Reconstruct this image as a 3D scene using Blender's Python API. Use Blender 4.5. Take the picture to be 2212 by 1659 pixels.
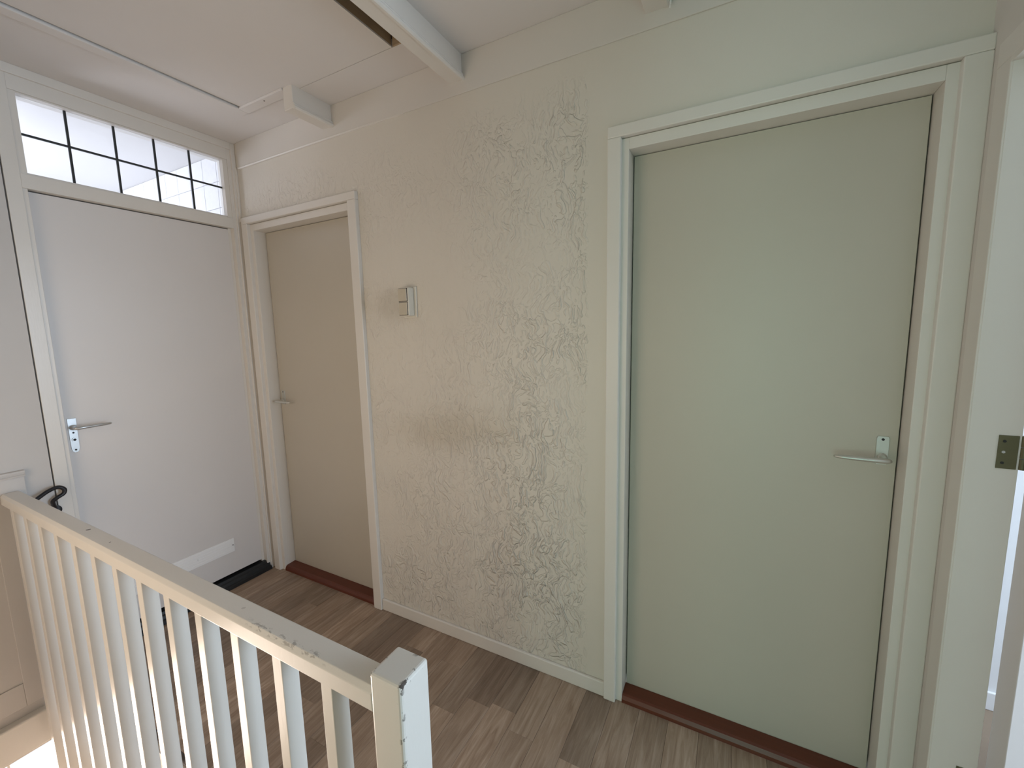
import bpy, bmesh, math, random
from mathutils import Vector, Matrix
random.seed(7)
for o in list(bpy.data.objects): bpy.data.objects.remove(o)
SC = bpy.context.scene
COL = SC.collection

# ------------------------------------------------------------------ camera
FPX, YAW, PITCH, ROLL = 905.7, math.radians(28.069), math.radians(7.305), math.radians(-1.214)
CAM = Vector((2.5436, -1.4947, 1.4578))
fwd = Vector((-math.sin(YAW)*math.cos(PITCH), math.cos(YAW)*math.cos(PITCH), -math.sin(PITCH)))
rgt = Vector((math.cos(YAW), math.sin(YAW), 0)); up = rgt.cross(fwd)
r2 = rgt*math.cos(ROLL) + up*math.sin(ROLL); u2 = up*math.cos(ROLL) - rgt*math.sin(ROLL)
cd = bpy.data.cameras.new('camera'); cam = bpy.data.objects.new('camera', cd); COL.objects.link(cam)
cd.sensor_fit = 'HORIZONTAL'; cd.sensor_width = 36; cd.lens = FPX/2212*36; cd.clip_start = 0.02
M = Matrix.Identity(4)
for i in range(3):
    M[i][0] = r2[i]; M[i][1] = u2[i]; M[i][2] = -fwd[i]; M[i][3] = CAM[i]
cam.matrix_world = M
SC.camera = cam

# ------------------------------------------------------------------ world, daylight, exposure
W = bpy.data.worlds.new('world'); SC.world = W; W.use_nodes = True
bg = W.node_tree.nodes['Background']; bg.inputs[0].default_value = (0.88, 0.94, 1.0, 1); bg.inputs[1].default_value = 1.2

def area(name, loc, direction, sx, sy, power, col):
    """area lamp standing in for daylight at a window opening"""
    d = bpy.data.lights.new(name, 'AREA'); d.shape = 'RECTANGLE'; d.size = sx; d.size_y = sy
    d.energy = power; d.color = col
    o = bpy.data.objects.new(name, d); COL.objects.link(o); o.location = loc
    o.rotation_euler = Vector(direction).to_track_quat('-Z', 'Y').to_euler()
    return o
area('daylight_east_room', (5.46, -0.04, 1.375), (-1, 0, 0), 1.14, 1.95, 86, (0.65, 0.81, 1.0))
area('warm_fill_south', (1.05, -2.07, 1.075), (0, 1, 0), 1.3, 1.45, 10.3, (1.0, 0.65, 0.31))  # added warm fill for the hall, no such source known
area('green_fill_south', (2.85, -4.66, 1.15), (0, 1, 0), 1.5, 2.1, 23, (0.33, 1.0, 0.78))  # made-up green lamp that tints the right part of the long wall
area('daylight_stair_window', (-0.16, -1.45, -0.80), (1, 0, 0), 0.8, 0.95, 32, (1.0, 0.79, 0.64))
area('daylight_bathroom_window', (-1.1, -1.46, 1.75), (0, 1, 0), 1.0, 1.0, 27, (0.86, 0.89, 1.0))

SC.view_settings.view_transform = 'Standard'; SC.view_settings.look = 'None'
SC.view_settings.gamma = 1.0; SC.view_settings.use_curve_mapping = False
SC.view_settings.exposure = 0.07

# ------------------------------------------------------------------ materials
def newmat(name):
    m = bpy.data.materials.new(name); m.use_nodes = True
    nt = m.node_tree; b = nt.nodes['Principled BSDF']
    return m, nt, b
def N(nt, t, **kw):
    n = nt.nodes.new(t)
    for k, v in kw.items(): setattr(n, k, v)
    return n
def mathn(nt, op, a, b=None, clamp=False):
    n = nt.nodes.new('ShaderNodeMath'); n.operation = op; n.use_clamp = clamp
    for i, v in enumerate((a, b)):
        if v is None: continue
        if isinstance(v, (int, float)): n.inputs[i].default_value = v
        else: nt.links.new(v, n.inputs[i])
    return n.outputs[0]
def mixc(nt, fac, a, b):
    n = nt.nodes.new('ShaderNodeMix'); n.data_type = 'RGBA'
    if isinstance(fac, (int, float)): n.inputs[0].default_value = fac
    else: nt.links.new(fac, n.inputs[0])
    for i, v in ((6, a), (7, b)):
        if isinstance(v, tuple): n.inputs[i].default_value = (*v[:3], 1)
        else: nt.links.new(v, n.inputs[i])
    return n.outputs[2]
def ramp(nt, v, stops):
    n = nt.nodes.new('ShaderNodeValToRGB'); cr = n.color_ramp
    while len(cr.elements) < len(stops): cr.elements.new(0.5)
    for e, (p, c) in zip(cr.elements, stops):
        e.position = p; e.color = (c, c, c, 1) if isinstance(c, (int, float)) else (*c, 1)
    nt.links.new(v, n.inputs[0]); return n.outputs[0]
def smooth(nt, v, a, b):
    n = nt.nodes.new('ShaderNodeMapRange'); n.interpolation_type = 'SMOOTHSTEP'
    n.inputs[1].default_value = a; n.inputs[2].default_value = b
    nt.links.new(v, n.inputs[0]); return n.outputs[0]
def pos(nt, scale=(1, 1, 1), extra=None):
    g = N(nt, 'ShaderNodeNewGeometry'); out = g.outputs['Position']
    mp = N(nt, 'ShaderNodeMapping'); mp.inputs['Scale'].default_value = scale
    nt.links.new(out, mp.inputs[0]); out = mp.outputs[0]
    if extra is not None:
        a = N(nt, 'ShaderNodeVectorMath', operation='ADD'); nt.links.new(out, a.inputs[0]); nt.links.new(extra, a.inputs[1]); out = a.outputs[0]
    return out
def noise(nt, vec, scale, detail=3, rough=0.5, dist=0.0):
    n = N(nt, 'ShaderNodeTexNoise'); n.inputs['Scale'].default_value = scale; n.inputs['Detail'].default_value = detail
    n.inputs['Roughness'].default_value = rough; n.inputs['Distortion'].default_value = dist
    if vec is not None: nt.links.new(vec, n.inputs['Vector'])
    return n.outputs['Fac']
def bump(nt, b, h, dist, strength=1.0):
    n = N(nt, 'ShaderNodeBump'); n.inputs['Distance'].default_value = dist; n.inputs['Strength'].default_value = strength
    nt.links.new(h, n.inputs['Height']); nt.links.new(n.outputs[0], b.inputs['Normal'])
def xyz(nt):
    g = N(nt, 'ShaderNodeNewGeometry'); s = N(nt, 'ShaderNodeSeparateXYZ'); nt.links.new(g.outputs['Position'], s.inputs[0])
    return s.outputs[0], s.outputs[1], s.outputs[2]

def paint(name, col, rough=0.4, var=0.06, fine=0.0006, brush=(1, 1, 1)):
    m, nt, b = newmat(name)
    n = noise(nt, pos(nt), 3.5, 4, 0.6)
    d = tuple(c*(1-var) for c in col)
    nt.links.new(mixc(nt, n, d, col), b.inputs['Base Color'])
    b.inputs['Roughness'].default_value = rough
    bump(nt, b, noise(nt, pos(nt, brush), 60, 3, 0.6), fine, 0.35)
    return m
def plain(name, col, rough=0.5, metal=0.0):
    m, nt, b = newmat(name)
    n = noise(nt, pos(nt), 40, 3, 0.5)
    nt.links.new(mixc(nt, n, tuple(c*0.88 for c in col), col), b.inputs['Base Color'])
    b.inputs['Roughness'].default_value = rough; b.inputs['Metallic'].default_value = metal
    return m

WHITE = (0.74, 0.715, 0.675)
m_wood_white = paint('white_gloss_woodwork', (0.79, 0.755, 0.705), 0.32, 0.05, 0.0006, (3, 3, 0.4))
m_ceiling = paint('ceiling_white', (0.79, 0.76, 0.74), 0.75, 0.05, 0.0005)
m_wall = paint('smooth_wall_white', (0.74, 0.705, 0.66), 0.6, 0.05, 0.0006)
m_door_white = paint('door_white', (0.77, 0.74, 0.725), 0.42, 0.04, 0.0003)
m_door_cream = paint('door_cream', (0.575, 0.53, 0.45), 0.42, 0.05, 0.0003)
m_plate_white = paint('vent_white', (0.95, 0.95, 0.95), 0.35, 0.02, 0.0002)
m_room = paint('room_white', (0.82, 0.81, 0.80), 0.7, 0.03, 0.0004)
m_beige = paint('beige_bounce_cut', (0.30, 0.26, 0.21), 0.8, 0.1, 0.0006)  # dark tone for an unseen wall, cuts bounce light onto the jamb
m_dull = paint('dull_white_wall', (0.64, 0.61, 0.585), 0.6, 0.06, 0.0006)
m_black = plain('black_paint', (0.012, 0.014, 0.016), 0.35)
m_iron = plain('black_iron', (0.010, 0.010, 0.014), 0.38)
m_lead = plain('lead_came', (0.022, 0.026, 0.027), 0.5)
m_alu = plain('brushed_aluminium', (0.62, 0.63, 0.63), 0.34, 0.85)
m_nickel = plain('worn_nickel', (0.70, 0.69, 0.64), 0.38, 0.75)
m_brass = plain('tarnished_brass', (0.16, 0.15, 0.085), 0.5, 0.6)
m_hole = plain('dark_screw', (0.02, 0.02, 0.02), 0.6)
m_gap = plain('dark_gap', (0.05, 0.035, 0.03), 0.9)
m_switch = plain('cream_bakelite', (0.80, 0.765, 0.68), 0.3)
m_rocker = plain('aged_rocker', (0.62, 0.56, 0.45), 0.3)
m_dust = plain('chipped_mark', (0.06, 0.055, 0.05), 0.9)
m_tile = plain('white_glazed_tile', (0.88, 0.88, 0.90), 0.12)
m_grout = plain('grey_grout', (0.42, 0.43, 0.46), 0.9)

# textured plaster: combed and swirled relief, smooth towards the casing, above the door and along the top
def plaster():
    m, nt, b = newmat('textured_plaster')
    X, Y, Z = xyz(nt)
    # base colour with the brownish rubbed stain at hip height
    n1 = noise(nt, pos(nt), 2.2, 4, 0.6)
    base = mixc(nt, n1, (0.70, 0.66, 0.59), (0.75, 0.71, 0.645))
    dx = mathn(nt, 'DIVIDE', mathn(nt, 'SUBTRACT', X, 1.44), 0.34)
    tilt = mathn(nt, 'MULTIPLY', mathn(nt, 'SUBTRACT', X, 1.44), 0.10)
    dz = mathn(nt, 'DIVIDE', mathn(nt, 'SUBTRACT', mathn(nt, 'SUBTRACT', Z, 1.02), tilt), 0.105)
    rr = mathn(nt, 'SQRT', mathn(nt, 'ADD', mathn(nt, 'MULTIPLY', dx, dx), mathn(nt, 'MULTIPLY', dz, dz)))
    rr = mathn(nt, 'ADD', rr, mathn(nt, 'MULTIPLY', mathn(nt, 'SUBTRACT', noise(nt, pos(nt), 9, 4, 0.6), 0.5), 1.1))
    st = mathn(nt, 'MULTIPLY', smooth(nt, rr, 1.45, 0.1), 0.36)
    base = mixc(nt, st, base, (0.47, 0.40, 0.29))
    # cast shadow of the switch, painted into the wall colour
    sx = mathn(nt, 'DIVIDE', mathn(nt, 'SUBTRACT', X, 1.13), 0.16); sz = mathn(nt, 'DIVIDE', mathn(nt, 'SUBTRACT', Z, 1.58), 0.10)
    sr = mathn(nt, 'SQRT', mathn(nt, 'ADD', mathn(nt, 'MULTIPLY', sx, sx), mathn(nt, 'MULTIPLY', sz, sz)))
    sr = mathn(nt, 'ADD', sr, mathn(nt, 'MULTIPLY', mathn(nt, 'SUBTRACT', noise(nt, pos(nt), 12, 3, 0.6), 0.5), 0.9))
    base = mixc(nt, mathn(nt, 'MULTIPLY', smooth(nt, sr, 1.1, 0.2), 0.35), base, (0.46, 0.42, 0.35))
    nt.links.new(base, b.inputs['Base Color'])
    b.inputs['Roughness'].default_value = 0.5
    # ridges: thin iso lines of warped noise, stretched upright, broken up by a second noise
    w = N(nt, 'ShaderNodeTexNoise'); w.inputs['Scale'].default_value = 7; w.inputs['Detail'].default_value = 2
    nt.links.new(pos(nt), w.inputs['Vector'])
    sub = N(nt, 'ShaderNodeVectorMath', operation='SUBTRACT'); nt.links.new(w.outputs['Color'], sub.inputs[0]); sub.inputs[1].default_value = (0.5, 0.5, 0.5)
    sc = N(nt, 'ShaderNodeVectorMath', operation='SCALE'); nt.links.new(sub.outputs[0], sc.inputs[0]); sc.inputs['Scale'].default_value = 0.16
    v1 = pos(nt, (1, 1, 0.33), sc.outputs[0])
    def strokes(vec, scale, lo, hi):
        return smooth(nt, noise(nt, vec, scale, 1.0, 0.4, 0.5), lo, hi)
    a = strokes(v1, 44, 0.53, 0.66)
    c = strokes(pos(nt, (1, 1, 0.36), sc.outputs[0]), 92, 0.52, 0.64)
    h = mathn(nt, 'ADD', a, mathn(nt, 'MULTIPLY', c, 0.6))
    big = noise(nt, pos(nt), 2.6, 2, 0.5)
    dens = mathn(nt, 'ADD', mathn(nt, 'MULTIPLY', smooth(nt, big, 0.34, 0.58), 0.75), 0.25)
    low = mathn(nt, 'ADD', 0.55, mathn(nt, 'MULTIPLY', smooth(nt, Z, 1.5, 0.1), 0.75))
    rx = mathn(nt, 'ADD', 0.6, mathn(nt, 'MULTIPLY', smooth(nt, X, 1.3, 1.95), 0.6))
    mask = mathn(nt, 'MULTIPLY', smooth(nt, X, 2.075, 2.045), smooth(nt, Z, 2.37, 2.20))
    mask = mathn(nt, 'MULTIPLY', mask, mathn(nt, 'MULTIPLY', dens, mathn(nt, 'MULTIPLY', low, rx)))
    mask = mathn(nt, 'ADD', mask, mathn(nt, 'MULTIPLY', smooth(nt, mathn(nt, 'ABSOLUTE', mathn(nt, 'SUBTRACT', X, 0.35)), 0.45, 0.1), 0.0))
    h = mathn(nt, 'MULTIPLY', h, mask)
    h = mathn(nt, 'ADD', h, mathn(nt, 'MULTIPLY', noise(nt, pos(nt, (1, 1, 0.5)), 55, 3, 0.6), 0.16))
    bump(nt, b, h, 0.0046, 1.0)
    return m
m_plaster = plaster()

def planks_mat():
    m, nt, b = newmat('grey_oak_plank')
    oi = N(nt, 'ShaderNodeObjectInfo')
    cmb = N(nt, 'ShaderNodeCombineXYZ')
    for i in range(3): nt.links.new(mathn(nt, 'MULTIPLY', oi.outputs['Random'], (37.0, 91.0, 13.0)[i]), cmb.inputs[i])
    g = noise(nt, pos(nt, (14, 1.1, 1), cmb.outputs[0]), 3.2, 5, 0.62, 1.2)
    f = noise(nt, pos(nt, (60, 2.0, 1), cmb.outputs[0]), 4.0, 3, 0.6, 0.4)
    cl = noise(nt, pos(nt, (3.5, 1.0, 1), cmb.outputs[0]), 2.3, 3, 0.55, 0.8)
    c = ramp(nt, g, [(0.28, (0.225, 0.148, 0.100)), (0.5, (0.335, 0.240, 0.172)), (0.72, (0.46, 0.350, 0.268))])
    c = mixc(nt, mathn(nt, 'MULTIPLY', smooth(nt, cl, 0.42, 0.7), 0.5), c, (0.20, 0.132, 0.090))
    c = mixc(nt, mathn(nt, 'MULTIPLY', smooth(nt, f, 0.5, 0.75), 0.30), c, (0.50, 0.40, 0.32))
    tone = mathn(nt, 'ADD', 0.70, mathn(nt, 'MULTIPLY', oi.outputs['Random'], 0.50))
    hv = N(nt, 'ShaderNodeHueSaturation'); nt.links.new(tone, hv.inputs['Value']); nt.links.new(c, hv.inputs['Color'])
    nt.links.new(hv.outputs[0], b.inputs['Base Color'])
    b.inputs['Roughness'].default_value = 0.36
    bump(nt, b, f, 0.0006, 0.25)
    return m
m_plank = planks_mat()
def wood(name, dark, light, rough=0.4, sc=(2, 30, 30)):
    m, nt, b = newmat(name)
    n = noise(nt, pos(nt, sc), 2.5, 4, 0.6, 0.8)
    nt.links.new(mixc(nt, n, dark, light), b.inputs['Base Color']); b.inputs['Roughness'].default_value = rough
    bump(nt, b, n, 0.0006, 0.3)
    return m
m_thresh = wood('mahogany_threshold', (0.085, 0.018, 0.007), (0.16, 0.038, 0.016), 0.38)
m_nosing = wood('dark_nosing', (0.030, 0.024, 0.020), (0.060, 0.047, 0.038), 0.5)
m_raw = wood('raw_brown_timber', (0.36, 0.26, 0.16), (0.52, 0.39, 0.26), 0.8, (30, 2, 30))
m_attic = plain('attic_dark', (0.07, 0.05, 0.04), 0.9)
m_carpet = plain('stair_tread_wood', (0.26, 0.19, 0.13), 0.5)

# worn painted woodwork of the railing: chips on the newel edges, rubbed marks on the handrail
def worn(name):
    m, nt, b = newmat(name)
    X, Y, Z = xyz(nt)
    n0 = noise(nt, pos(nt), 4, 4, 0.6)
    c = mixc(nt, n0, (0.70, 0.67, 0.625), (0.76, 0.735, 0.695))
    e1 = mathn(nt, 'ABSOLUTE', mathn(nt, 'SUBTRACT', X, 2.092)); e2 = mathn(nt, 'ABSOLUTE', mathn(nt, 'SUBTRACT', Z, 0.893))
    e3 = mathn(nt, 'ABSOLUTE', mathn(nt, 'SUBTRACT', Y, -1.050)); e4 = mathn(nt, 'ABSOLUTE', mathn(nt, 'SUBTRACT', X, 2.022))
    e5 = mathn(nt, 'ABSOLUTE', mathn(nt, 'SUBTRACT', Y, -0.980))
    def edge(a, bb): return smooth(nt, mathn(nt, 'ADD', a, bb), 0.010, 0.003)
    ed = mathn(nt, 'ADD', edge(e1, e2), mathn(nt, 'MULTIPLY', edge(e1, e3), 0.75))
    ed = mathn(nt, 'ADD', ed, mathn(nt, 'MULTIPLY', edge(e2, e4), 0.8))
    ed = mathn(nt, 'ADD', ed, mathn(nt, 'MULTIPLY', edge(e2, e5), 0.7))
    ch = mathn(nt, 'MULTIPLY', ed, smooth(nt, noise(nt, pos(nt), 60, 3, 0.6), 0.575, 0.61))
    # scuffs on the near upper edge of the handrail close to the newel
    onx = mathn(nt, 'MULTIPLY', smooth(nt, X, 1.62, 1.70), smooth(nt, X, 1.93, 1.86))
    ony = smooth(nt, mathn(nt, 'ABSOLUTE', mathn(nt, 'SUBTRACT', Y, -1.040)), 0.012, 0.002)
    onz = smooth(nt, mathn(nt, 'ABSOLUTE', mathn(nt, 'SUBTRACT', Z, 0.858)), 0.006, 0.003)
    sc = mathn(nt, 'MULTIPLY', mathn(nt, 'MULTIPLY', onx, mathn(nt, 'MULTIPLY', ony, onz)), smooth(nt, noise(nt, pos(nt, (0.4, 1, 1)), 120, 3, 0.6), 0.52, 0.60))
    sp = mathn(nt, 'MULTIPLY', smooth(nt, noise(nt, pos(nt), 34, 1, 0.4), 0.765, 0.78), mathn(nt, 'MULTIPLY', smooth(nt, X, 1.95, 0.9), smooth(nt, Z, 0.850, 0.856)))
    mask = mathn(nt, 'MINIMUM', mathn(nt, 'ADD', mathn(nt, 'ADD', ch, mathn(nt, 'MULTIPLY', sc, 0.45)), sp), 1.0)
    c = mixc(nt, mask, c, (0.05, 0.035, 0.025))
    nt.links.new(c, b.inputs['Base Color']); b.inputs['Roughness'].default_value = 0.3
    bump(nt, b, noise(nt, pos(nt, (3, 3, 0.5)), 60, 3, 0.6), 0.0006, 0.3)
    return m
m_rail = worn('worn_white_railing')

def glass():
    m = bpy.data.materials.new('clear_glass'); m.use_nodes = True; nt = m.node_tree
    nt.nodes.clear()
    o = N(nt, 'ShaderNodeOutputMaterial'); mx = N(nt, 'ShaderNodeMixShader'); t = N(nt, 'ShaderNodeBsdfTransparent'); g = N(nt, 'ShaderNodeBsdfGlossy')
    t.inputs[0].default_value = (0.96, 0.97, 0.98, 1); g.inputs['Roughness'].default_value = 0.03
    fr = N(nt, 'ShaderNodeFresnel'); fr.inputs[0].default_value = 1.25
    nt.links.new(fr.outputs[0], mx.inputs[0]); nt.links.new(t.outputs[0], mx.inputs[1]); nt.links.new(g.outputs[0], mx.inputs[2]); nt.links.new(mx.outputs[0], o.inputs[0])
    return m
m_glass = glass()

# ------------------------------------------------------------------ mesh helpers
class MB:
    def __init__(s): s.v = []; s.f = []
    def box(s, x0, x1, y0, y1, z0, z1):
        n = len(s.v)
        s.v += [(x, y, z) for z in (z0, z1) for y in (y0, y1) for x in (x0, x1)]
        s.f += [tuple(n+i for i in q) for q in ((0,2,3,1),(4,5,7,6),(0,1,5,4),(2,6,7,3),(0,4,6,2),(1,3,7,5))]
        return s
    def prism(s, poly, axis, a, b):
        """poly in the two remaining axes (cyclic order kept ascending), extruded along axis"""
        n = len(s.v); k = len(poly)
        def mk(p, t):
            q = list(p); q.insert(axis, t); return tuple(q)
        s.v += [mk(p, a) for p in poly] + [mk(p, b) for p in poly]
        s.f += [tuple(n+i for i in range(k))[::-1], tuple(n+k+i for i in range(k))]
        s.f += [(n+i, n+(i+1) % k, n+k+(i+1) % k, n+k+i) for i in range(k)]
        return s
    def tube(s, pts, rad, seg=12, cap=True, flat=1.0):
        pts = [Vector(p) for p in pts]; rads = rad if isinstance(rad, (list, tuple)) else [rad]*len(pts)
        n0 = len(s.v); prev = None
        for i, p in enumerate(pts):
            t = (pts[min(i+1, len(pts)-1)] - pts[max(i-1, 0)]).normalized()
            if prev is None:
                a = Vector((0, 0, 1)) if abs(t.z) < 0.9 else Vector((1, 0, 0))
                u = (a - t*a.dot(t)).normalized()
            else: u = (prev - t*prev.dot(t)).normalized()
            prev = u; w = t.cross(u)
            for j in range(seg):
                an = 2*math.pi*j/seg
                s.v.append(tuple(p + u*math.cos(an)*rads[i]*flat + w*math.sin(an)*rads[i]))
        for i in range(len(pts)-1):
            for j in range(seg):
                a = n0+i*seg+j; b = n0+i*seg+(j+1) % seg
                s.f.append((a, b, b+seg, a+seg))
        if cap:
            s.f.append(tuple(n0+j for j in range(seg))[::-1]); e = n0+(len(pts)-1)*seg
            s.f.append(tuple(e+j for j in range(seg)))
        return s
    def cyl(s, p0, p1, r, seg=16): return s.tube([p0, p1], r, seg)
    def xform(s, fn): s.v = [tuple(fn(Vector(p))) for p in s.v]; return s
    def build(s, name, mat, parent=None, bevel=0.0, seg=2, smooth=False, origin=None):
        bm = bmesh.new(); vs = [bm.verts.new(p) for p in s.v]
        for f in s.f:
            try: bm.faces.new([vs[i] for i in f])
            except ValueError: pass
        bmesh.ops.recalc_face_normals(bm, faces=bm.faces)
        if bevel > 0:
            es = [e for e in bm.edges if len(e.link_faces) == 2 and e.calc_face_angle(0) > 0.6]
            bmesh.ops.bevel(bm, geom=es, offset=bevel, segments=seg, profile=0.5, affect='EDGES', clamp_overlap=True)
        off = Vector(origin) if origin is not None else (parent.matrix_basis.translation.copy() if parent is not None else Vector((0, 0, 0)))
        gp = parent.parent if parent is not None else None
        if gp is not None and origin is None: off += gp.matrix_basis.translation
        bmesh.ops.translate(bm, verts=bm.verts, vec=-off)
        me = bpy.data.meshes.new(name); bm.to_mesh(me); bm.free()
        if smooth:
            for p in me.polygons: p.use_smooth = True
        me.materials.append(mat)
        o = bpy.data.objects.new(name, me); COL.objects.link(o)
        if parent is not None: o.parent = parent
        elif origin is not None: o.location = origin
        return o
def box(*a): return MB().box(*a)
def tag(o, label, cat, group=None, kind=None):
    o['label'] = label; o['category'] = cat
    if group: o['group'] = group
    if kind: o['kind'] = kind
    return o
def thing(name, label, cat, loc=(0, 0, 0), group=None, kind=None):
    o = bpy.data.objects.new(name, None); o.empty_display_size = 0.05; COL.objects.link(o); o.location = loc
    o.matrix_basis = Matrix.Translation(loc)
    return tag(o, label, cat, group, kind)
S = 'structure'
H2 = 2.526; H1 = 2.386

# ------------------------------------------------------------------ shell of the landing
mb = MB()   # wall with two doors: openings x .085-.915 and 2.178-3.000, up to z 2.083
mb.box(-0.10, 0.085, 0, 0.12, -0.30, 2.60).box(0.085, 0.915, 0, 0.12, 2.083, 2.60).box(0.915, 2.178, 0, 0.12, -0.30, 2.60)
mb.box(2.178, 3.000, 0, 0.12, 2.083, 2.60).box(3.000, 3.14, 0, 0.12, -0.30, 2.60)
mb.box(0.085, 0.915, 0, 0.12, -0.30, -0.001).box(2.178, 3.000, 0, 0.12, -0.30, -0.001)
wall_back = tag(mb.build('wall_back', m_plaster), 'long wall of combed white plaster holding two plain cream doors', 'wall', kind=S)
# hairline crack and chip above the big door casing
MB().tube([(2.33, -0.0005, 2.1195), (2.40, -0.0005, 2.1215), (2.46, -0.0005, 2.1205), (2.52, -0.0005, 2.1225)], [0.0006, 0.0014, 0.0013, 0.0005], 6).build('crack', m_dust, wall_back)
MB().prism([(2.673, 2.1215), (2.680, 2.1200), (2.683, 2.1150), (2.687, 2.1205), (2.702, 2.1235), (2.688, 2.1245)], 1, -0.0009, 0.001).build('paint_chip', m_dust, wall_back)

mb = MB()   # left wall: door and transom opening y -.895..0 ; stair window opening below the landing
mb.box(-0.10, 0, -1.97, -0.898, -0.08, 2.60)
mb.box(-0.10, 0, -1.97, -1.93, -1.90, -0.08).box(-0.10, 0, -0.975, -0.80, -1.90, -0.08).box(-0.10, 0, -1.93, -0.975, -0.255, -0.08).box(-0.10, 0, -1.93, -0.975, -1.90, -1.30)
mb.box(-0.10, 0, -0.898, 0.0, -0.30, 0.0)
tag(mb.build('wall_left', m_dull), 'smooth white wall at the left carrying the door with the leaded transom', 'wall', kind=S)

mb = MB()   # right wall with open doorway y -1.0 .. -.1
mb.box(3.05, 3.14, -0.10, 0, -0.1, 2.60).box(3.05, 3.14, -1.0, -0.10, 2.032, 2.12).box(3.05, 3.14, -1.0, -0.10, 2.44, 2.60).box(3.05, 3.14, -0.17, -0.10, 2.12, 2.44).box(3.05, 3.14, -1.0, -0.95, 2.12, 2.44).box(3.05, 3.14, -1.97, -1.0, -0.1, 2.60)
tag(mb.build('wall_right', m_wall), 'narrow white wall at the far right beside an open doorway', 'wall', kind=S)
mb = MB()   # wall behind the camera with added openings for the warm and green fill lamps
mb.box(-0.10, 0.40, -2.06, -1.97, -1.90, 2.60).box(1.70, 2.38, -2.06, -1.97, -1.90, 2.60).box(0.40, 1.70, -2.06, -1.97, -1.90, 0.35).box(0.40, 1.70, -2.06, -1.97, 1.80, 2.60).box(2.38, 3.00, -2.06, -1.97, 2.05, 2.60).box(3.00, 3.14, -2.06, -1.97, -0.1, 2.60)
tag(mb.build('wall_front', m_wall), 'white wall behind the viewer along the stairwell', 'wall', kind=S)

# ceiling with the hatch opening x .43-1.50, y -1.25..-.15
mb = MB()
mb.box(-0.02, 0.43, -1.97, 0, H2, H2+0.03).box(0.43, 1.497, -0.165, 0, H2, H2+0.03).box(0.43, 1.497, -1.97, -1.25, H2, H2+0.03).box(1.497, 3.06, -1.97, 0, H2, H2+0.03)
ceiling = tag(mb.build('ceiling', m_ceiling), 'white painted board ceiling between the joists over the landing', 'ceiling', kind=S)
def beam(x0, x1, y0, y1):
    o = box(x0, x1, y0, y1, 2.432, H2+0.01).build('beam', m_wood_white, ceiling, 0.003)
    MB().prism([(x1-0.002, 2.428), (x1+0.007, 2.428), (x1+0.012, 2.432), (x1+0.013, 2.438), (x1+0.010, 2.443), (x1+0.006, 2.444), (x1+0.008, 2.449), (x1+0.006, 2.454), (x1-0.002, 2.455)], 1, y0, y1).build('bead', m_wood_white, o)
    return o
beam(0.752, 0.812, -0.205, 0.0)
beam(1.497, 1.556, -1.97, 0.0)
b3 = beam(2.250, 2.312, -1.97, 0.0)
for k, (dy, dz, dx) in enumerate(((-0.008, 0.0, 0.0), (-0.016, 0.004, 0.004))):
    MB().prism([(-0.006+dy, 2.438), (-0.012+dy, 2.416+dz), (-0.016+dy, 2.440)], 0, 2.3255+dx, 2.3275+dx).build('paint_flake', m_plate_white, b3)
# cover battens round the left part of the hatch
mb = box(0.385, 0.432, -1.30, -0.165, H2-0.010, H2).box(0.432, 0.752, -0.212, -0.165, H2-0.010, H2)
hb = mb.build('hatch_batten', m_ceiling, ceiling, 0.002)
MB().cyl((0.605, -0.196, H2-0.0095), (0.605, -0.196, H2-0.0108), 0.0035, 10).build('screw', m_hole, hb)
# attic hatch panel
ht = thing('attic_hatch', 'white attic hatch panel with bare brown edge set in the ceiling', 'hatch', (0.9, -0.7, H2+0.004))
box(0.440, 1.352, -1.24, -0.1675, H2+0.0003, H2+0.006).build('panel', m_ceiling, ht)
box(1.346, 1.352, -1.24, -0.168, H2+0.006, H2+0.060).build('side_edge', m_raw, ht)
box(0.445, 1.346, -1.235, -0.175, H2+0.006, H2+0.020).build('panel_back', m_raw, ht)
mb = MB().box(0.42, 1.50, -1.26, -1.25, H2+0.03, 2.80).box(0.42, 1.50, -0.165, -0.155, H2+0.03, 2.80).box(0.42, 0.43, -1.26, -0.155, H2+0.03, 2.80).box(1.50, 1.51, -1.26, -0.155, H2+0.03, 2.80).box(0.42, 1.51, -1.26, -0.155, 2.80, 2.81)
mb.build('hatch_shaft', m_attic, ceiling)
box(1.36, 1.497, -0.172, -0.165, H2, H2+0.06).build('trimmer', m_raw, ceiling)

# wall plate along the top of the long wall with a bead on its lower edge
tr = tag(box(0.035, 3.05, -0.006, 0.0, H1, H2).build('trim_1', m_wall, None, 0.002), 'smooth white plate board along the top of the plaster wall', 'trim', kind=S)
MB().prism([(0.0, H1-0.002), (-0.009, H1-0.001), (-0.011, H1+0.005), (-0.009, H1+0.009), (-0.005, H1+0.010), (0.0, H1+0.010)], 0, 0.035, 1.25).xform(lambda v: v if v.x < 1 else Vector((v.x, v.y*0.5, v.z))).build('bead', m_wood_white, tr)

# skirting
bb = box(0.947, 2.138, -0.013, 0.0, 0, 0.062).build('baseboard_back', m_wood_white, None, 0.004)
tag(bb, 'low white skirting board under the plaster wall between the cream doors', 'baseboard', kind=S)

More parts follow.
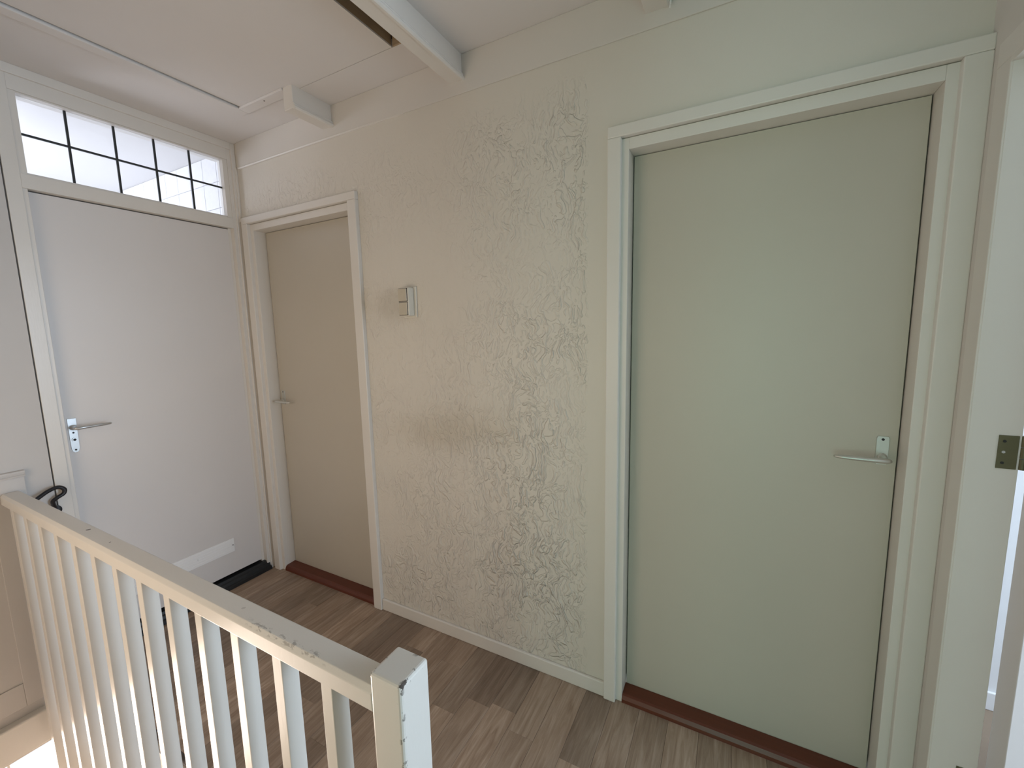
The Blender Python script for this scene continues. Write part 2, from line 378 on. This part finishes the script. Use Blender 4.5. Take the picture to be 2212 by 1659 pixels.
# ------------------------------------------------------------------ floor: slab with individual planks
mb = MB().box(0.0, 3.16, -0.905, 0.0, -0.20, -0.012).box(2.06, 3.16, -1.97, -0.905, -0.20, -0.012)
floor = tag(mb.build('floor', m_nosing), 'grey brown oak plank floor of the landing', 'floor', kind=S)
PW = 0.1045; x = 0.02; first = None; k = 0
x = 2.276 - PW*22
pm = MB().box(0, 1, 0, 1, -1, 0)
pmesh = None
while x < 3.16:
    x0 = max(x, 0.0); x1 = min(x+PW, 3.15)
    ymin = -0.900 if x0 < 2.05 else -1.97
    y = 0.0; ln = random.uniform(0.12, 0.62)
    while y > ymin and x1-x0 > 0.01:
        y1 = max(y-ln, ymin)
        if y1-ymin < 0.1: y1 = ymin
        if pmesh is None:
            pm_o = MB().prism([(0.0, -0.012), (1.0, -0.012), (1.0, -0.0012), (0.990, 0.0), (0.010, 0.0), (0.0, -0.0012)], 1, 0.0, 1.0).build('plank', m_plank, floor)
            pmesh = pm_o.data; o = pm_o
        else:
            o = bpy.data.objects.new('plank', pmesh); COL.objects.link(o); o.parent = floor
        o.location = (x0, y1, random.uniform(-0.0004, 0.0)); o.scale = (x1-x0-0.0004, y-y1-0.0004, 1)
        y = y1; ln = random.uniform(0.30, 0.62)
    x += PW
# dark rounded nosing at the stairwell edge and the white string below it
prof = [(-0.900, -0.030), (-0.900, 0.0)] + [(-0.905-0.012*math.sin(a), -0.012+0.012*math.cos(a)) for a in [i*math.pi/8 for i in range(9)]] + [(-0.905, -0.030)]
MB().prism(prof, 0, 0.0, 2.06).build('nosing', m_nosing, floor)
prof2 = [(2.060-0.0, -0.030), (2.060, 0.0)] + [(2.055-0.012*math.sin(a), -0.012+0.012*math.cos(a)) for a in [i*math.pi/8 for i in range(9)]] + [(2.055, -0.030)]
m2 = MB(); m2.prism([(p[0], p[1]) for p in prof2], 1, -1.97, -1.05); m2.build('nosing', m_nosing, floor)
tag(box(0.0, 2.06, -0.930, -0.905, -1.90, -0.024).build('trim_2', m_wood_white), 'white string board under the landing edge in the stairwell', 'trim', kind=S)

# ------------------------------------------------------------------ door sets
def lever_set(parent, P, out, along, plate_w, plate_h, zc, hub_dz, mat, long_plate=False):
    """P on the leaf face, out = unit outward, along = unit towards the hinge side"""
    P = Vector(P); out = Vector(out); al = Vector(along); zz = Vector((0, 0, 1))
    def L(a, d, z): return P + al*a + out*d + zz*z
    hw = plate_w/2; n = 10
    top, bot = plate_h[1], plate_h[0]
    outline = []
    if long_plate:
        outline = [(-hw, top), (hw, top*1.0)]
        outline += [(hw*0.93, bot+0.02), (hw*0.72, bot+0.006), (hw*0.3, bot), (-hw*0.3, bot), (-hw*0.72, bot+0.006), (-hw*0.93, bot+0.02)]
    else:
        outline = [(-hw*0.82, top), (hw*0.82, top), (hw, top-0.006), (hw, bot+0.006), (hw*0.82, bot), (-hw*0.82, bot), (-hw, bot+0.006), (-hw, top-0.006)]
    mb = MB(); k = len(outline)
    mb.v += [tuple(L(a, 0.0, z)) for a, z in outline] + [tuple(L(a*0.93, 0.0035, z-(0.001 if z > 0 else -0.001))) for a, z in outline]
    mb.f += [tuple(range(k))[::-1], tuple(range(k, 2*k))] + [(i, (i+1) % k, k+(i+1) % k, k+i) for i in range(k)]
    h = mb.build('handle', mat, parent)
    hz = hub_dz
    MB().tube([L(0, 0.003, hz), L(0, 0.012, hz), L(0, 0.016, hz), L(0, 0.044, hz)], [0.0115, 0.0115, 0.0085, 0.008], 16).build('hub', mat, h, smooth=False)
    MB().tube([L(-0.010, 0.047, hz), L(0.0, 0.050, hz), L(0.030, 0.050, hz), L(0.070, 0.049, hz), L(0.100, 0.048, hz), L(0.114, 0.045, hz), L(0.118, 0.042, hz)],
              [0.007, 0.0115, 0.0105, 0.0095, 0.0085, 0.0065, 0.0035], 14, flat=0.70).build('lever', mat, h, smooth=True)
    for a, z in ([(0, hz-0.024), (0, bot+0.012)] if long_plate else [(0, top-0.010), (0, bot+0.008)]):
        MB().cyl(L(a, 0.003, z), L(a, 0.0042, z), 0.0038, 12).build('screw', m_hole, h)
    if long_plate:
        MB().cyl(L(0, 0.003, hz-0.055), L(0, 0.008, hz-0.055), 0.0085, 18).build('lock_ring', mat, h)
        MB().cyl(L(0, 0.006, hz-0.055), L(0, 0.0086, hz-0.055), 0.0052, 16).build('keyhole', m_hole, h)
    return h

def back_door(name, label, xl, xr, cas_l, cas_r, handle_x, to_hinge):
    d = thing(name, label, 'door', ((xl+xr)/2, 0.06, 0), kind=S)
    ZT = 2.045
    box(xl+0.0035, xr-0.0035, 0.066, 0.106, 0.026, ZT-0.0025).build('leaf', m_door_cream, d, 0.001)
    fr = MB().box(xl-0.028, xl, -0.002, 0.118, 0, ZT+0.036).box(xr, xr+0.028, -0.002, 0.118, 0, ZT+0.036).box(xl, xr, -0.002, 0.118, ZT, ZT+0.036)
    fr.build('frame', m_wood_white, d, 0.0015)
    box(xl, xr, 0.107, 0.119, 0.03, ZT).build('stop', m_gap, d)
    for c in (cas_l, cas_r):
        box(c[0], c[1], -0.021, 0.002, 0.0, 2.083).build('casing', m_wood_white, d, 0.003)
    box(cas_l[0], cas_r[1], -0.0212, 0.002, 2.083, 2.120).build('casing', m_wood_white, d, 0.003)
    th = MB().prism([(0.064, 0.0), (0.064, 0.031), (0.012, 0.028), (0.004, 0.024), (-0.003, 0.012), (-0.005, 0.0)], 0, xl+0.0005, xr-0.0005)
    th.build('threshold', m_thresh, d)
    lever_set(d, (handle_x, 0.066, 1.085), (0, -1, 0), (to_hinge, 0, 0), 0.030, (-0.042, 0.044), 1.085, -0.018, m_nickel)
    return d
back_door('door_2', 'narrow-looking cream door in the corner beside the light switch', 0.115, 0.885, (0.036, 0.088), (0.892, 0.946), 0.150, 1)
back_door('door_3', 'large plain cream door in white casing on the right of the plaster wall', 2.206, 2.974, (2.138, 2.183), (2.998, 3.0505), 2.936, -1)

# door at the left end of the landing, with the leaded transom above it
d1 = thing('door_1', 'flat white door under the leaded transom at the left end', 'door', (0, -0.45, 0), kind=S)
box(-0.070, -0.030, -0.832, -0.058, 0.066, 2.060).build('leaf', m_door_white, d1, 0.0015)
fr = MB()
fr.box(-0.09, 0.0, -0.058+0.016, -0.004, 0, H2).box(-0.09, 0.0, -0.893, -0.848, 0, H2).box(-0.09, 0.0, -0.848, -0.042, 2.065, 2.120).box(-0.09, 0.0, -0.848, -0.042, 2.434, H2)
fr.box(-0.09, -0.031, -0.848, -0.832, 0, 2.065).box(-0.09, -0.031, -0.058, -0.042, 0, 2.065)
fr.box(-0.09, -0.004, -0.849, -0.833, 0.0, 2.065)
fr.build('frame', m_wood_white, d1, 0.0012)
cs = MB().box(-0.004, 0.011, -0.024, 0.0, 0, H2).box(-0.004, 0.011, -0.893, -0.024, 2.490, H2)
cs.build('casing', m_wood_white, d1, 0.002)
box(-0.004, 0.018, -0.012, 0.0, 2.10, 2.40).build('packing_strip', m_wood_white, d1, 0.002)
box(-0.12, -0.09, -0.848, -0.042, 0.0, 2.065).build('stop', m_gap, d1)
th = MB().prism([(-0.08, 0.0), (-0.08, 0.056), (-0.012, 0.052), (-0.008, 0.040), (0.004, 0.036), (0.008, 0.022), (0.022, 0.018), (0.024, 0.0)], 1, -0.846, -0.03)
th.build('threshold', m_black, d1)
lever_set(d1, (-0.030, -0.806, 1.055), (1, 0, 0), (0, 1, 0), 0.030, (-0.095, 0.058), 1.055, 0.018, m_alu, True)
vp = box(-0.031, -0.0265, -0.730, -0.208, 0.196, 0.276).build('vent_plate', m_plate_white, d1, 0.001)
for i in range(5):
    box(-0.027, -0.0250, -0.715, -0.223, 0.206+i*0.014, 0.210+i*0.014).build('louvre', m_plate_white, vp)
for yy in (-0.216, -0.40, -0.58, -0.722):
    MB().cyl((-0.0268, yy, 0.236), (-0.0258, yy, 0.236), 0.0032, 10).build('screw', m_hole, vp)

# transom window: sash, ten panes and lead bars
w1 = thing('window_1', 'transom window of ten clear panes with dark lead bars over the white door', 'window', (-0.03, -0.44, 2.12), kind=S)
GY0, GY1, GZ0, GZ1 = -0.826, -0.066, 2.120, 2.434
sf = MB().box(-0.055, -0.004, -0.848, GY0, GZ0, GZ1).box(-0.055, -0.004, GY1, -0.042, GZ0, GZ1).box(-0.055, -0.006, GY0, GY1, GZ0, GZ0+0.008).box(-0.055, -0.006, GY0, GY1, GZ1-0.006, GZ1)
sf.build('sash', m_wood_white, w1, 0.001)
vy = [GY0, -0.680, -0.520, -0.368, -0.216, GY1]; hz = [GZ0+0.008, 2.283, GZ1-0.006]
for i in range(5):
    for j in range(2):
        box(-0.034, -0.031, vy[i], vy[i+1], hz[j], hz[j+1]).build('pane', m_glass, w1)
for y in vy[1:-1]:
    box(-0.037, -0.028, y-0.0042, y+0.0042, hz[0], hz[2]).build('lead_bar', m_lead, w1, 0.0015)
box(-0.0375, -0.0275, GY0, GY1, 2.279, 2.287).build('lead_bar', m_lead, w1, 0.0015)

# panelled dado on the left wall beyond the railing, and the head beam over the stair window
da = thing('trim_3', 'white panelled dado on the left wall behind the railing end', 'trim', (0, -1.4, 0), kind=S)
DY0, DY1 = -1.968, -0.976
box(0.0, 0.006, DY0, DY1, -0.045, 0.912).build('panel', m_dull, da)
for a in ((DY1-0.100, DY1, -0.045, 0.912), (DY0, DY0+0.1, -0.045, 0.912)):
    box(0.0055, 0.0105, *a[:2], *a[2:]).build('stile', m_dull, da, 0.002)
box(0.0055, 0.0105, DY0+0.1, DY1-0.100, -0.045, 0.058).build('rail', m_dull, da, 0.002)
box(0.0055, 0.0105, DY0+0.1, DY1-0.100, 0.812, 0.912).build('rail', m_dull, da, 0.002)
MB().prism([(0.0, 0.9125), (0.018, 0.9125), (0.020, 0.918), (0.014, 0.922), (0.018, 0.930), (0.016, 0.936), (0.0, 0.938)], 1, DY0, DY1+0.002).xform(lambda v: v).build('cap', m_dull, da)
hbm = box(-0.02, 0.035, -1.968, -0.935, -0.232, -0.088).build('trim_4', m_wood_white, None, 0.006)
tag(hbm, 'white head beam over the bright stair window at lower left', 'trim', kind=S)
w2 = thing('window_2', 'bright daylight stair window at lower left below the landing', 'window', (-0.05, -1.48, -1.30), kind=S)
wf = MB().box(-0.08, -0.02, -1.93, -0.975, -0.272, -0.255).box(-0.08, -0.02, -1.93, -0.975, -1.30, -1.25).box(-0.08, -0.02, -0.993, -0.975, -1.25, -0.272).box(-0.08, -0.02, -1.93, -1.885, -1.25, -0.272)
wf.build('frame', m_wood_white, w2, 0.002)
box(-0.07, -0.03, -1.150, -1.142, -1.25, -0.272).build('mullion', m_wood_white, w2, 0.002)
box(-0.052, -0.048, -1.142, -0.993, -1.25, -0.272).build('pane', m_glass, w2)
box(-0.052, -0.048, -1.885, -1.150, -1.25, -0.272).build('pane', m_glass, w2)

w3 = thing('added_window_3', 'added two-light window behind the viewer for warm fill light', 'window', (1.05, -2.02, 0.35), kind=S)  # made-up window, put in to carry the warm fill lamp
wf = MB().box(0.40, 1.70, -2.05, -1.99, 0.35, 0.40).box(0.40, 1.70, -2.05, -1.99, 1.75, 1.80).box(0.40, 0.45, -2.05, -1.99, 0.40, 1.75).box(1.65, 1.70, -2.05, -1.99, 0.40, 1.75).box(1.03, 1.07, -2.05, -1.99, 0.40, 1.75)
wf.build('frame', m_wood_white, w3, 0.002)
for a, b_ in ((0.45, 1.03), (1.07, 1.65)): box(a, b_, -2.022, -2.018, 0.40, 1.75).build('pane', m_glass, w3)

# ------------------------------------------------------------------ stair below
st = thing('staircase', 'wooden stair descending along the railing inside the stairwell', 'stairs', (1.0, -1.45, -1.9), kind=S)
for i in range(8):
    x1 = 2.052 - 0.215*i; z = -0.20*(i+1)
    box(x1-0.24, x1, -1.965, -0.935, z-0.03, z).build('tread', m_carpet, st, 0.004)
    box(x1-0.004, x1+0.010, -1.965, -0.935, z, z+0.17 if i else -0.021).build('riser', m_wood_white, st)
tag(box(-0.10, 3.1, -2.06, -0.90, -1.93, -1.90).build('floor_lower', m_carpet), 'wooden lower floor at the foot of the stairwell', 'floor', kind=S)
tag(box(2.06, 2.12, -1.97, -0.905, -1.90, -0.20).build('wall_under_landing', m_wall), 'white wall under the landing at the head of the stair', 'wall', kind=S)

# ------------------------------------------------------------------ railing
ra = thing('stair_railing', 'white painted stair railing with square balusters and chipped newel post', 'railing', (1.05, -1.02, -0.56))
hr = MB().prism([(-1.049, 0.818), (-1.046, 0.815), (-0.997, 0.815), (-0.994, 0.818), (-0.994, 0.853), (-1.000, 0.859), (-1.041, 0.859), (-1.049, 0.850)], 0, 0.0165, 2.0225)
hr.build('handrail', m_rail, ra, 0.0012)
box(2.022, 2.092, -1.050, -0.980, -0.56, 0.893).build('newel_post', m_rail, ra, 0.006, 3)
box(0.0, 2.0225, -1.049, -1.001, -0.56, -0.52).build('bottom_rail', m_rail, ra, 0.002)
bal = None
for i in range(13):
    bx = 0.092 + 0.1493*i
    if bal is None:
        bal = box(0, 0.0305, -1.044, -1.008, -0.525, 0.818).build('baluster', m_rail, ra, 0.0018)
        o = bal
    else:
        o = bpy.data.objects.new('baluster', bal.data); COL.objects.link(o); o.parent = ra
    o.location = (bx, 0, 0)
for x in (0.35, 1.05, 1.75):
    box(x, x+0.05, -1.012, -0.925, -0.555, -0.525).build('bracket', m_rail, ra, 0.002)

# ------------------------------------------------------------------ small fittings
hk = thing('wall_hook', 'black curved iron hook beside the white door behind the handrail', 'hook', (0.0, -0.93, 0.74))
def sm(pts, n=6):
    out = []
    P = [Vector(p) for p in pts]
    for i in range(len(P)-1):
        a, b, c, d = P[max(i-1, 0)], P[i], P[i+1], P[min(i+2, len(P)-1)]
        for k in range(n):
            t = k/n
            out.append(0.5*((2*b)+(c-a)*t+(2*a-5*b+4*c-d)*t*t+(3*b-a-3*c+d)*t**3))
    out.append(P[-1]); return out
MB().tube(sm([(0.050, -0.985, 0.800), (0.045, -0.960, 0.814), (0.036, -0.925, 0.832), (0.030, -0.894, 0.838), (0.030, -0.876, 0.824), (0.030, -0.879, 0.806), (0.029, -0.898, 0.795), (0.024, -0.912, 0.782), (0.014, -0.910, 0.765), (0.004, -0.906, 0.745)]), 0.0078, 10).build('hook_bar', m_iron, hk, smooth=True)
MB().tube([(0.000, -0.906, 0.735), (0.004, -0.906, 0.735), (0.005, -0.906, 0.735)], [0.022, 0.022, 0.016], 18).build('back_plate', m_iron, hk)

sw = thing('light_switch', 'cream double rocker light switch on the plaster wall', 'switch', (1.236, 0, 1.59))
box(1.198, 1.274, -0.008, 0.0, 1.524, 1.662).build('back_plate', m_switch, sw, 0.003)
box(1.200, 1.262, -0.045, -0.006, 1.530, 1.656).build('housing', m_switch, sw, 0.007, 3)
for z0, z1, t in ((1.596, 1.650, 0.004), (1.536, 1.590, -0.003)):
    box(1.2055, 1.2565, -0.0456, -0.0440, z0-0.002, z1+0.002).build('rocker_gap', m_gap, sw, 0.0006)
    r = box(1.2075, 1.2545, -0.0500, -0.0448, z0, z1)
    r.v = [(x, y - (t if (z > (z0+z1)/2) == (y < -0.047) and y < -0.047 else 0)*0.5, z) for x, y, z in r.v]
    r.build('rocker', m_rocker, sw, 0.0022)

# ------------------------------------------------------------------ open door at the far right
d4 = thing('door_4', 'open white door and jamb with old brass hinges at right edge', 'door', (3.10, -0.55, 0), kind=S)
jm = MB().box(3.049, 3.139, -0.110, -0.094, 0, 2.024).box(3.046, 3.139, -1.002, -0.990, 0, 2.024).box(3.046, 3.139, -0.990, -0.108, 2.012, 2.026)
jm.build('jamb', m_wood_white, d4, 0.0012)
cs = MB().box(3.0455, 3.052, -0.109, -0.050, 0, 2.024).box(3.0455, 3.052, -1.058, -0.996, 0, 2.024).box(3.0455, 3.052, -1.058, -0.050, 2.024, 2.076)
cs.build('casing', m_wood_white, d4, 0.002)
w4 = thing('added_window_4', 'added unseen transom over the open doorway lighting the beams', 'window', (3.095, -0.56, 2.12), kind=S)  # made-up transom, lets the east light reach the beam sides
MB().box(3.07, 3.12, -0.95, -0.17, 2.12, 2.14).box(3.07, 3.12, -0.95, -0.17, 2.42, 2.44).box(3.07, 3.12, -0.95, -0.93, 2.14, 2.42).box(3.07, 3.12, -0.19, -0.17, 2.14, 2.42).build('sash', m_wood_white, w4, 0.001)
for k in range(5): box(3.093, 3.097, -0.93+0.148*k, -0.93+0.148*(k+1), 2.14, 2.42).build('pane', m_glass, w4)
for k in range(1, 5): box(3.090, 3.100, -0.934+0.148*k, -0.926+0.148*k, 2.14, 2.42).build('lead_bar', m_lead, w4)
P = Vector((3.151, -0.106)); A = math.radians(113)
dv = Vector((math.sin(A), -math.cos(A))); hv = Vector((-math.cos(A), -math.sin(A)))
def slab(s0, s1, t0, t1, z0, z1):
    c = [P+dv*s0+hv*t0, P+dv*s1+hv*t0, P+dv*s1+hv*t1, P+dv*s0+hv*t1]
    m = MB(); m.v = [(q.x, q.y, z) for z in (z0, z1) for q in c]
    m.f = [(3, 2, 1, 0), (4, 5, 6, 7), (0, 1, 5, 4), (1, 2, 6, 5), (2, 3, 7, 6), (3, 0, 4, 7)]; return m
slab(0.004, 0.84, 0.0, 0.040, 0.012, 2.008).build('leaf', m_door_white, d4, 0.0015)
for zc in (0.262, 1.150, 1.80):
    h = box(3.1005, 3.134, -0.1125, -0.1095, zc-0.040, zc+0.040).build('hinge', m_brass, d4, 0.0006)
    slab(0.001, 0.0042, 0.003, 0.036, zc-0.040, zc+0.040).build('hinge_leaf', m_brass, h)
    for q in range(3):
        z0 = zc-0.040+q*0.0272
        MB().cyl((3.1440, -0.1085, z0), (3.1440, -0.1085, z0+0.0255), 0.0062, 12).build('knuckle', m_brass, h)
    for dz in (-0.026, 0.0, 0.026):
        MB().cyl((3.110, -0.1122, zc+dz), (3.110, -0.1132, zc+dz), 0.0032, 10).build('screw', m_hole if dz else m_alu, h)

# ------------------------------------------------------------------ rooms that lend their daylight; the south one is made up
tag(box(3.14, 5.46, -1.97, -1.91, 0, 2.56).build('wall_east_room_south', m_beige), 'unseen end wall of the bright room, darkened to cut bounce light', 'wall', kind=S)
mb = MB().box(3.14, 5.4, 0.59, 0.65, 0, 2.56)
mb.box(5.4, 5.46, -1.91, -0.61, 0, 2.56).box(5.4, 5.46, 0.53, 0.65, 0, 2.56).box(5.4, 5.46, -0.61, 0.53, 0, 0.40).box(5.4, 5.46, -0.61, 0.53, 2.35, 2.56)
mb.box(3.08, 3.14, 0.12, 0.65, 0, 2.56)
tag(mb.build('wall_east_room', m_room), 'pale walls of the bright room behind the open door', 'wall', kind=S)
tag(box(3.14, 5.46, -1.97, 0.65, 2.53, 2.56).build('ceiling_east_room', m_room), 'white ceiling of the bright room behind the open door', 'ceiling', kind=S)
tag(box(3.16, 5.46, -1.97, 0.65, -0.05, 0.0).build('floor_east_room', m_carpet), 'brown floor of the bright room behind the open door', 'floor', kind=S)
tag(box(3.14, 5.4, 0.578, 0.59, 0.0, 0.072).build('baseboard_east_room', m_room, None, 0.003), 'pale skirting seen through the hinge gap of the open door', 'baseboard', kind=S)
mb = MB().box(1.7, 2.1, -4.66, -4.60, 0, 2.56).box(3.6, 3.9, -4.66, -4.60, 0, 2.56).box(2.1, 3.6, -4.66, -4.60, 0, 0.1).box(2.1, 3.6, -4.66, -4.60, 2.2, 2.56)  # invented room and opening that shape the green fill light
mb.box(1.64, 1.70, -4.66, -2.06, 0, 2.56).box(3.9, 3.96, -4.66, -2.06, 0, 2.56)
tag(mb.build('wall_green_fill_room', m_room), 'pale walls of an added unseen room carrying green light', 'wall', kind=S)
tag(box(1.64, 3.96, -4.66, -2.06, 2.53, 2.56).build('ceiling_green_fill_room', m_room), 'white ceiling of an added unseen room carrying green light', 'ceiling', kind=S)
tag(box(1.64, 3.96, -4.66, -1.97, -0.05, 0.0).build('floor_green_fill_room', m_carpet), 'brown floor of an added unseen room carrying green light', 'floor', kind=S)

# bathroom behind the transom
TY = 0.03
mb = MB().box(-2.06, -0.10, TY, TY+0.06, 0, 2.56)
bw = tag(mb.build('wall_bathroom', m_grout), 'white tiled bathroom wall seen through the transom panes', 'wall', kind=S)
tm = None
for i in range(13):
    for j in range(7):
        x0 = -0.118 - 0.1505*(i+1) + 0.03; z1 = 2.528 - 0.1505*j
        if tm is None:
            o = box(0, 0.1480, -0.004, 0.001, -0.148, 0).build('tile', m_tile, bw, 0.0012, 1); tm = o.data
        else:
            o = bpy.data.objects.new('tile', tm); COL.objects.link(o); o.parent = bw
        o.location = (x0, TY, z1)
mb = MB().box(-2.06, -2.0, -1.5, TY, 0, 2.56).box(-2.0, -1.65, -1.46, -1.40, 0, 2.56).box(-0.55, -0.10, -1.46, -1.40, 0, 2.56).box(-1.65, -0.55, -1.46, -1.40, 0, 1.2).box(-1.65, -0.55, -1.46, -1.40, 2.3, 2.56)
tag(mb.build('wall_bathroom_side', m_room), 'plain white side walls of the bathroom behind the transom', 'wall', kind=S)
tag(box(-2.06, -0.02, -1.5, TY+0.06, 2.53, 2.56).build('ceiling_bathroom', m_room), 'white bathroom ceiling seen through the transom panes', 'ceiling', kind=S)
tag(box(-2.06, -0.10, -1.5, TY, -0.05, 0.0).build('floor_bathroom', m_tile), 'pale bathroom floor behind the white door', 'floor', kind=S)
